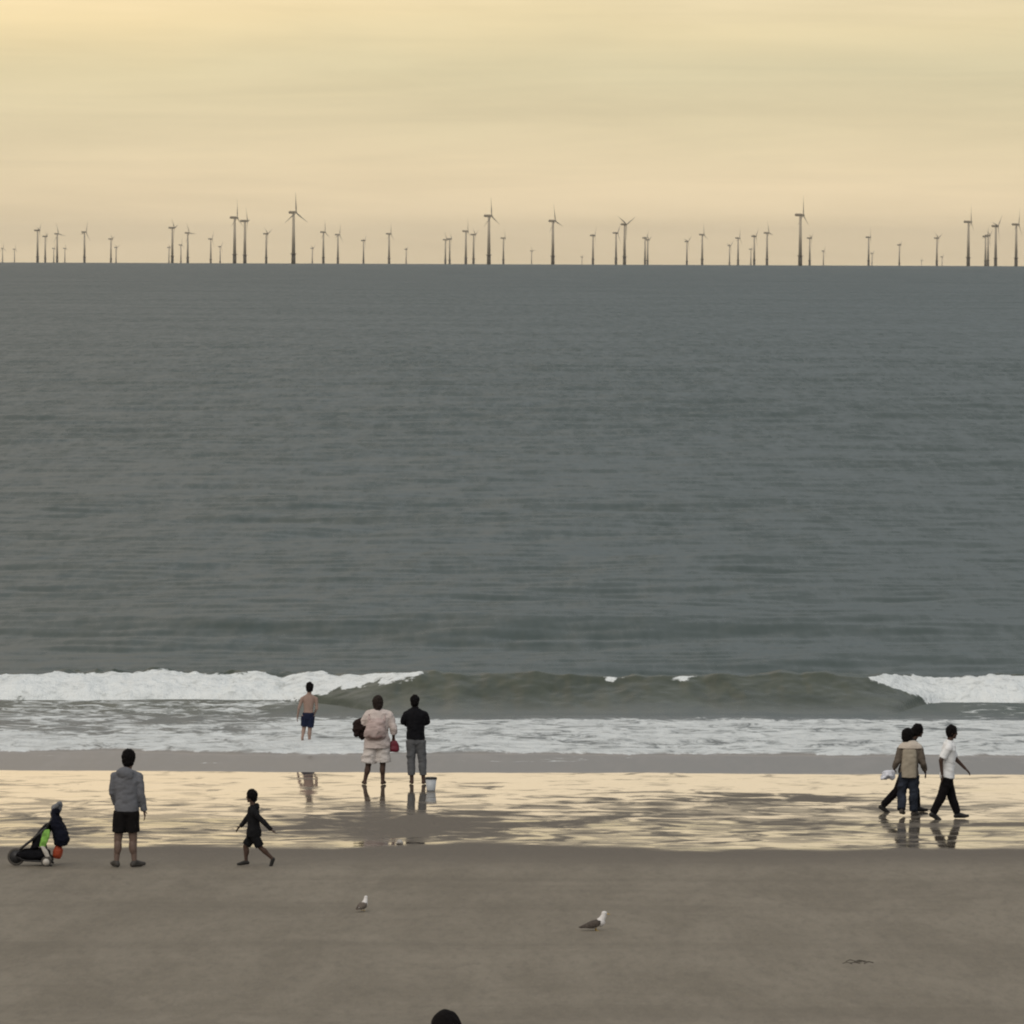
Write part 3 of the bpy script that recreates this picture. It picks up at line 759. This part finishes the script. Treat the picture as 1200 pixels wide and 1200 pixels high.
s.remesh('bag_body', simple('crimson_leather', (.135, .012, .025), .5, .12), rb, .01, 2, .008)
s = Shape(); s.path([q(459, 869, .05), q(459.5, 866, .055), q(461, 864.8, .06), q(462.5, 866, .055), q(463.2, 869, .05)], .009, 8); s.build('handle', M_bp, rb)
tag(rb, 'crimson red handbag hanging from the right hand of the woman', 'handbag')

# ---- man in a black jacket
g0 = hit(488.5, 919); sc = F / g0.y; H = 103 / sc
def q(px, py, y=0.0): return V((px - 488.5) / sc, y, (919.5 - py) / sc)
mb = Figure(H, dict(pelvis=q(487, 868), neck=q(486, 831), head=q(485.8, 822.5, .02), hL=q(482, 868), hR=q(492.5, 868), kL=q(481.8, 892.5, .02), kR=q(494.8, 892.5, .02),
    aL=q(482.6, 915.2), aR=q(496.3, 915.2), sL=q(476, 835.5), sR=q(496.8, 835.5), eL=q(472, 846.5, .05), wL=q(480, 851, .24), eR=q(500.5, 846.5, .05), wR=q(493, 851, .24), thumbL=(0, 0, 1), thumbR=(0, 0, 1), tL=(-.2, 1, 0), tR=(.2, 1, 0)), wide=1.02)
mb.body(M_skin3, 'man in black jacket, dark cap and grey trousers standing beside the pail')
mb.hair(M_hair, extra=.008)
mb.top('jacket', simple('black_jacket', (.008, .008, .010), .9, .25, 14, .1), .96, .028, .04, .020, collar=.05, wr=.010)
mb.legs('trousers', simple('grey_trousers', (.10, .104, .110), .9, .1), .86, .016, .012, .2, wr=.008)
s = Shape(); s.ball(q(485.8, 819.3, .015), (.094, .108, .075)); s.loft([(q(485.8, 820, .04), V(.095, 0, 0), V(0, .12, 0)), (q(485.8, 819.2, .045), V(.098, 0, 0), V(0, .13, 0))], 24); s.cap(q(485.8, 820, .11), q(485.8, 820.5, .17), .018, .012)
s.remesh('cap', simple('black_cap', (.007, .007, .008), .9, .2, 14, .1), mb.o, .008, 2)
mb.place(g0, 0)

# ---- pail
g0 = hit(505, 926.5); sc = F / g0.y
pail = empty('pail', g0)
s = Shape(); s.loft([((0, 0, 0), (.078, 0, 0), (0, .078, 0)), ((0, 0, .02), (.082, 0, 0), (0, .082, 0)), ((0, 0, .225), (.105, 0, 0), (0, .105, 0))], 28)
s.build('pail_body', simple('pale_plastic', (.44, .47, .49), .4, .06), pail)
s = Shape(); s.loft([((0, 0, .222), (.112, 0, 0), (0, .112, 0)), ((0, 0, .250), (.114, 0, 0), (0, .114, 0)), ((0, 0, .254), (.100, 0, 0), (0, .100, 0))], 28); s.build('rim', simple('dark_rim', (.025, .025, .025), .5, .1), pail)
s = Shape(); s.path([(.112 * math.cos(a), -.03 - .02 * math.sin(a), .235 + .0 - .07 * math.sin(a)) for a in np.linspace(0, math.pi, 11)], .004, 8); s.build('handle', simple('wire', (.2, .2, .2), .4, .1, metallic=1), pail)
tag(pail, 'small pale pail with dark rim on wet sand beside man in black jacket', 'pail')

# ---- man in white shirt walking right
g0 = hit(1112, 959.5); g0.z -= .0; sc = F / g0.y; H = 111 / sc
def q(px, py, x=0.0): return V(x, (px - 1110) / sc, (960 - py) / sc)      # local +Y is screen right, +X towards the viewer
sh, hp = .108 * H, .05 * H
mw = Figure(H, dict(pelvis=q(1107.5, 911), neck=q(1110, 869), head=q(1113, 858, 0), hL=q(1107, 911, -hp), hR=q(1108, 911, hp), kL=q(1114, 935, -hp), aL=q(1120.5, 955, -hp), tL=(0, 1, 0.03),
    kR=q(1100, 935, hp), aR=q(1090.5, 953.5, hp), tR=(0, .80, -.45), sL=q(1110.5, 873, -sh), sR=q(1108, 873.5, sh), eL=q(1119, 891, -sh * 1.1), wL=q(1129.5, 901.5, -sh * .9),
    eR=q(1099, 890, sh * 1.25), wR=q(1100.5, 906, sh * 1.2), thumbL=(1, 0, .4), thumbR=(-1, 0, .4), face=(.0, 1, -.12)))
mw.body(M_skin3, 'man in white short-sleeved shirt and black trousers striding right over wet sand')
mw.hair(M_hair, extra=.008)
mw.top('shirt', simple('white_cotton', (.78, .79, .79), .9, .04), .42, .024, -.03, .018, collar=.03, wr=.010)
mw.legs('trousers', simple('black_trousers', (.007, .006, .007), .9, .2, 14, .1), .97, .016, .010, .12, wr=.006)
mw.shoes(simple('black_leather', (.014, .013, .013), .4, .2))
mw.place(g0, R(-90))

# ---- walker in beige jacket and blue jeans
g0 = hit(1066, 956); sc = F / g0.y; H = 103 / sc
def q(px, py, y=0.0): return V((px - 1066) / sc, y, (957 - py) / sc)
wj = Figure(H, dict(pelvis=q(1065, 909), neck=q(1066, 872), head=q(1063, 863.5, .03), hL=q(1059.5, 909), hR=q(1071, 909), kL=q(1057, 931, .08), aL=q(1056, 950, -.10), tL=(.35, .9, -.15), kR=q(1070.5, 931, .05), aR=q(1071, 953.3, .12), tR=(.55, .8, 0),
    sL=q(1054, 878), sR=q(1078, 878), eL=q(1050.8, 893, -.04), wL=q(1047.5, 902.5, .04), eR=q(1081, 894, -.04), wR=q(1084, 905.5, .08), face=(.5, .9, -.08), thumbL=(1, .6, 0)), wide=1.05)
wj.body(M_skin3, 'walker in beige and brown jacket and blue jeans carrying a white bag')
wj.hair(M_hair, long=.05, extra=.022)
M_br = simple('brown_sleeve', (.115, .095, .075), .9, .15)
M_be = simple('beige_panel', (.33, .29, .225), .9, .10)
wj.top('jacket', M_br, .92, .026, -.04, .018, wr=.010, collar=.02)
s = Shape(); s.loft([(q(1064.5, 911.5, -.06), V(.135, 0, 0), V(0, .105, 0)), (q(1064.5, 900, -.055), V(.140, 0, 0), V(0, .107, 0)), (q(1065, 886, -.055), V(.135, 0, 0), V(0, .108, 0)), (q(1065, 878, -.05), V(.12, 0, 0), V(0, .100, 0))], 24, 3)
s.remesh('back_panel', M_be, wj.o, .01, 3, .006, 10)
s = Shape(); s.loft([(q(1066, 877.5, -.01), V(.225, 0, 0), V(0, .128, 0)), (q(1066, 873.5, -.01), V(.205, 0, 0), V(0, .118, 0)), (q(1066, 870, -.01), V(.13, 0, 0), V(0, .085, 0)), (q(1066, 868, 0), V(.085, 0, 0), V(0, .06, 0))], 28)
s.remesh('yoke', simple('cream_yoke', (.52, .46, .39), .9, .06), wj.o, .01, 3, .006, 10)
wj.legs('jeans', simple('blue_denim', (.028, .034, .048), .9, .5, 6, .1), .97, .020, .018, .15, wr=.010)
wj.shoes(simple('brown_shoe', (.06, .05, .042), .7, .2))
wj.place(g0, 0)
pb = Shape(); pb.ball(q(1041, 908, .05), (.13, .09, .075)); pb.ball(q(1036.5, 911.5, .05), (.085, .08, .06)); pb.cap(q(1047.0, 904.5, .045), q(1042, 907, .05), .022, .05); pb.ball(q(1045, 911, .05), (.06, .07, .06))
pbo = pb.remesh('carrier_bag', simple('white_plastic_film', (.62, .64, .70), .5, .08), None, .01, 2, .018, 14)
pbo.location = g0; tag(pbo, 'crumpled white carrier bag held by the walker in beige jacket', 'carrier bag')

# ---- walker in black beyond
g0 = hit(1060, 951.5); sc = F / g0.y; H = 103 / sc
def q(px, py, x=0.0): return V(x, (px - 1062) / sc, (952 - py) / sc)
sh, hp = .105 * H, .05 * H
wk = Figure(H, dict(pelvis=q(1062, 904), neck=q(1071, 866.5), head=q(1077.5, 856.5), hL=q(1062, 905, -hp), hR=q(1062, 905, hp), kL=q(1075, 926, -hp), aL=q(1077.5, 947.8, -hp), tL=(0, 1, 0), kR=q(1052.5, 927, hp), aR=q(1035, 945, hp), tR=(0, .75, -.5),
    sL=q(1071, 871, -sh), sR=q(1068, 871, sh), eL=q(1078, 886, -sh * 1.2), wL=q(1083, 897, -sh), eR=q(1061, 886, sh * 1.15), wR=q(1064, 900, sh * 1.15), thumbL=(1, 0, .4), thumbR=(-1, 0, .4), face=(0, 1, -.15)))
wk.body(M_skin3, 'walker in black with long dark hair, striding right half hidden behind the beige jacket')
wk.hair(M_hair, long=.03, extra=.012, tail=(.02, -.17, -.13))
wk.top('jacket', simple('black_wool', (.010, .009, .010), .9, .2, 14, .1), .95, .020, -.08, .014, wr=.008)
wk.legs('trousers', simple('black_cloth', (.007, .006, .007), .9, .2, 14, .1), .97, .014, .010, .12, wr=.006)
wk.shoes(simple('black_boot', (.013, .012, .012), .6, .2))
wk.place(g0, R(-90))

# ---- person close to the camera, only the crown of the head shows
Dn = 32.0; tp = at(523, 1185, Dn); hz_ = tp.z - gz(Dn)
nh = Figure(hz_ / 1.008, dict(face=V(.1, 1, -.05)))
nh.body(M_skin2, 'person with black hair at the bottom edge, only the crown showing')
nh.hair(M_hair, extra=.006, rough=.003)
nh.top('jacket', M_cj, 1.0, .024, -.06, .014)
nh.legs('trousers', simple('dark_jeans', (.03, .035, .05), .9, .2), .97, .016, .01)
nh.shoes(simple('grey_trainer', (.10, .10, .10), .7, .2))
nh.place((tp.x, Dn, gz(Dn)), 0)

# ================================================================== PUSHCHAIR
g0 = hit(45, 1014.5); sc = F / g0.y
def q(px, py, y=0.0): return V((px - 45) / sc, y, (1015 - py) / sc)
M_blk = simple('black_fabric', (.007, .007, .009), .9, .25, 14, .1)
M_tube = simple('dark_tube', (.03, .03, .032), .45, .1)
M_tyre = simple('grey_tyre', (.075, .068, .06), .8, .2)
M_lime = simple('lime_fabric', (.21, .44, .08), .7, .35, 9)
M_white = simple('pale_plastic_trim', (.50, .47, .42), .5, .08)
pc = empty('pushchair', g0)
def wheel(c, r, w_, hubm, y):
    s = Shape(); n = 28
    for k in range(n):
        a, b_ = 2 * math.pi * k / n, 2 * math.pi * (k + 1) / n
        s.cap(V(c.x + (r - w_) * math.cos(a), y, c.z + (r - w_) * math.sin(a)), V(c.x + (r - w_) * math.cos(b_), y, c.z + (r - w_) * math.sin(b_)), w_, w_, 8)
    wv = s.remesh('wheel', M_tyre, pc, .008, 1)
    s = Shape(); s.cone(V(c.x, y - .022, c.z), V(c.x, y + .022, c.z), r - w_ * 1.4, r - w_ * 1.4, 24)
    s.build('rim', hubm, wv)
wheel(q(19, 1004.3), 10.5 / sc, .026, M_tube, -.02)
for y_ in (-.24, .24): wheel(q(55.5, 1008.6), 6.2 / sc, .022, M_white, y_)
s = Shape()
for y_ in (-.22, .22):
    s.path([q(19, 1004, y_ * .12), q(24, 995, y_ * .5), q(38, 984, y_ * .9), q(56, 968, y_), q(64, 955, y_), q(67, 944, y_)], .017, 10)
    s.path([q(19, 1004, y_ * .12), q(30, 1008, y_ * .6), q(55.5, 1008.6, y_)], .015, 10)
    s.path([q(55.5, 1008.6, y_), q(61, 1013, y_)], .018, 10)
    s.path([q(55.5, 1008.6, y_), q(52, 990, y_), q(50, 975, y_)], .015, 10)
s.path([q(67, 944, -.22), q(67, 944, .22)], .018, 10); s.path([q(55.5, 1008.6, -.24), q(55.5, 1008.6, .24)], .012, 8)
s.build('frame', M_tube, pc)
s = Shape(); s.path([q(67, 944, -.23), q(69.5, 942, -.21), q(69.5, 942, .21), q(67, 944, .23)], .026, 12); s.build('handlebar', simple('grey_foam', (.12, .125, .13), .8, .1), pc)
# seat: a padded shell from the footwell up into the backrest
s = Shape(); s.loft([(q(21, 1000), V(.03, 0, .03), V(0, .10, 0)), (q(27, 1001), V(.02, 0, .075), V(0, .19, 0)), (q(38, 1001.5), V(0, 0, .105), V(0, .21, 0)), (q(50, 1000.5), V(0, 0, .10), V(0, .22, 0)), (q(58, 1002), V(0, 0, .06), V(0, .21, 0))], 24, 2.6)
s.remesh('seat', M_blk, pc, .012, 4, .010, 8)
s = Shape(); s.loft([(q(43, 993), V(.10, 0, .03), V(0, .20, 0)), (q(46, 986), V(.12, 0, .02), V(0, .215, 0)), (q(51, 975), V(.115, 0, .03), V(0, .215, 0)), (q(58, 964), V(.07, 0, .03), V(0, .20, 0))], 24, 2.6)
s.remesh('backrest', M_blk, pc, .012, 4, .008, 8)
s = Shape(); s.loft([(q(25, 996), V(.01, 0, .02), V(0, .17, 0)), (q(33, 987.5), V(.03, 0, .04), V(0, .22, 0)), (q(43, 979), V(.05, 0, .06), V(0, .225, 0)), (q(50, 973), V(.04, 0, .06), V(0, .22, 0))], 24, 2.6)
s.remesh('hood', M_blk, pc, .012, 4, .008, 8)
s = Shape(); s.loft([(q(51, 991, -.235), V(.05, 0, .0), V(0, .025, 0)), (q(53.5, 984, -.245), V(.062, 0, .0), V(0, .03, 0)), (q(56, 975, -.245), V(.058, 0, .0), V(0, .03, 0)), (q(57, 970.5, -.235), V(.035, 0, .0), V(0, .02, 0))], 20, 3)
s.remesh('side_panel', M_lime, pc, .008, 2, .006, 12)
s = Shape(); s.loft([(q(57.5, 1003, -.235), V(.035, 0, .0), V(0, .02, 0)), (q(54.5, 996, -.245), V(.045, 0, .0), V(0, .025, 0)), (q(51, 990, -.245), V(.03, 0, .0), V(0, .02, 0))], 16, 3)
s.remesh('side_trim', M_white, pc, .008, 2)
tag(pc, 'black three-wheeled pushchair with lime green side panel parked on sand at the left', 'pushchair')
# jacket hung over the handle
s = Shape(); s.loft([(q(72, 990, -.02), V(.09, 0, 0), V(0, .20, 0)), (q(72, 982, -.03), V(.125, 0, 0), V(0, .25, 0)), (q(70.5, 974, -.03), V(.125, 0, 0), V(0, .26, 0)), (q(66.5, 964, -.02), V(.095, 0, 0), V(0, .255, 0)), (q(65, 954, -.01), V(.065, 0, 0), V(0, .25, 0)), (q(66.5, 946, 0), V(.055, 0, 0), V(0, .24, 0))], 24, 2.4)
jk = empty('hanging_jacket', g0)
s.remesh('jacket_body', simple('navy_fleece', (.009, .010, .018), .95, .2, 14, .1), jk, .012, 3, .018, 8)
s = Shape(); s.ball(q(66, 947.5, -.02), (.085, .17, .075)); s.cap(q(63.5, 952, -.02), q(70, 942.5, -.02), .062, .05)
s.remesh('jacket_hood', simple('grey_hood_fleece', (.135, .14, .15), .95, .15), jk, .012, 3, .010, 10)
tag(jk, 'navy jacket with grey hood draped over the pushchair handle', 'jacket')
s = Shape(); s.loft([(q(67, 1006, -.05), V(.05, 0, 0), V(0, .07, 0)), (q(67.5, 1003, -.05), V(.072, 0, 0), V(0, .10, 0)), (q(68.5, 996, -.06), V(.075, 0, 0), V(0, .10, 0)), (q(69.5, 991, -.06), V(.05, 0, 0), V(0, .06, 0))], 20, 2.6)
ob_ = empty('hanging_bag', g0); s.remesh('bag_body', simple('orange_red_nylon', (.33, .055, .022), .6, .15), ob_, .01, 2, .008, 14)
s = Shape(); s.path([q(69, 991, -.10), q(67.5, 970, -.16), q(67.5, 945, -.12), q(69, 942, -.05)], .010, 8); s.build('strap', M_tube, ob_)
tag(ob_, 'orange red bag hanging low behind the pushchair', 'bag')

# ================================================================== GULLS
M_gw = simple('white_plumage', (.66, .64, .62), .9, .05)
M_gd = simple('slate_plumage', (.075, .062, .052), .9, .3, 30)
M_gp = simple('brown_grey_plumage', (.13, .108, .088), .9, .3, 30)
M_gb = simple('yellow_bill', (.45, .30, .06), .5, .1)
def gull(name_label, loc, rz, k, M_gd=M_gd):
    """facing local +X, standing height about .30 m"""
    root = empty('gull', loc, rz); 
    s = Shape()
    s.loft([((-.15, 0, .070), (0, .018, 0), (0, 0, .014)), ((-.09, 0, .080), (0, .050, 0), (0, 0, .042)), ((-.01, 0, .100), (0, .075, 0), (0, 0, .066)), ((.06, 0, .130), (.01, 0, -.02), (0, .070, 0)), ((.11, 0, .165), (.045, 0, -.035), (0, .052, 0))], 20)
    s.ball((.075, 0, .135), (.070, .066, .072)); s.cap((.085, 0, .155), (.122, 0, .225), .056, .042); s.cap((.122, 0, .225), (.128, 0, .258), .042, .036); s.ball((.134, 0, .266), (.046, .037, .038))
    s.remesh('plumage', M_gw, root, .006, 3)
    for q_ in (-1, 1):
        s = Shape(); s.loft([((-.265, q_ * .018, .060), (0, .006, 0), (0, 0, .006)), ((-.17, q_ * .040, .076), (0, .018, 0), (0, 0, .026)), ((-.07, q_ * .064, .098), (0, .020, 0), (0, 0, .050)), ((.02, q_ * .070, .120), (0, .019, 0), (0, 0, .052)), ((.065, q_ * .056, .135), (0, .012, 0), (0, 0, .030))], 16)
        s.remesh('wing', M_gd, root, .006, 2, .002, 40)
        s = Shape(); s.cone((.0, q_ * .028, .06), (.005, q_ * .028, .008), .007, .0055, 8); s.box((.022, q_ * .028, .006), (.05, .036, .006), None, .002); s.build('leg', M_gb, root)
        s = Shape(); s.ball((.152, q_ * .030, .272), .006, None, 8); s.build('eye', M_eye, root)
    s = Shape(); s.cone((.170, 0, .262), (.222, 0, .252), .012, .004, 10); s.ball((.222, 0, .251), .005, None, 8); s.build('bill', M_gb, root)
    s = Shape(); s.loft([((-.13, 0, .072), (0, .035, 0), (0, 0, .014)), ((-.235, 0, .052), (0, .030, 0), (0, 0, .007))], 14); s.build('tail', M_gd, root)
    s = Shape(); s.loft([((-.14, 0, .098), (0, .030, 0), (0, 0, .010)), ((-.05, 0, .135), (0, .054, 0), (0, 0, .026)), ((.02, 0, .158), (0, .047, 0), (0, 0, .022)), ((.055, 0, .168), (0, .02, 0), (0, 0, .008))], 16); s.remesh('mantle', M_gd, root, .006, 2)
    root.scale = (k, k, k)
    tag(root, name_label, 'gull', 'gulls on the sand')
gull('larger gull with dark back and white head standing on sand in the centre', hit(698, 1091), R(12), .90)
gull('smaller gull with pale head facing away on sand, left of the larger gull', hit(425, 1067.5), R(62), .70, M_gp)

# strand of weed and small pale scrap
M_weed = simple('dark_weed', (.055, .047, .036), .8, .3)
g0 = hit(1006, 1129)
s = Shape(); rr = random.Random(4)
for k in range(7):
    x0 = -.20 + .045 * k + rr.uniform(-.02, .02); y0 = rr.uniform(-.12, .12)
    s.path([(x0, y0, .012), (x0 + .06, y0 + rr.uniform(-.08, .08), .03), (x0 + .12, y0 + rr.uniform(-.1, .1), .014)], rr.uniform(.006, .009), 6)
wd = s.remesh('seaweed', M_weed, None, .006, 1); wd.location = g0
tag(wd, 'dark strand of seaweed lying on the sand below the walkers', 'seaweed')
g0 = hit(468, 989)
s = Shape(); s.loft([((-.05, 0, .0), (.0, .02, 0), (0, 0, .01)), ((-.02, 0, .03), (0, .055, 0), (0, 0, .035)), ((.03, 0, .03), (0, .05, 0), (0, 0, .04)), ((.06, 0, .01), (0, .01, 0), (0, 0, .01))], 16)
sh_ = s.remesh('shell', simple('pale_shell', (.42, .40, .37), .6, .15), None, .006, 1, .006, 30); sh_.location = g0; sh_.scale = (1.15, 1.15, 1.15)
tag(sh_, 'small pale shell on the damp sand below the standing couple', 'shell')

# ================================================================== RENDER
scene.render.engine = 'CYCLES'
scene.cycles.max_bounces = 6; scene.cycles.volume_bounces = 0
scene.cycles.use_denoising = True
scene.cycles.filter_width = 2.0
scene.render.film_transparent = False
vs = scene.view_settings
vs.view_transform = 'Standard'; vs.look = 'None'; vs.exposure = 0; vs.gamma = 1; vs.use_curve_mapping = False
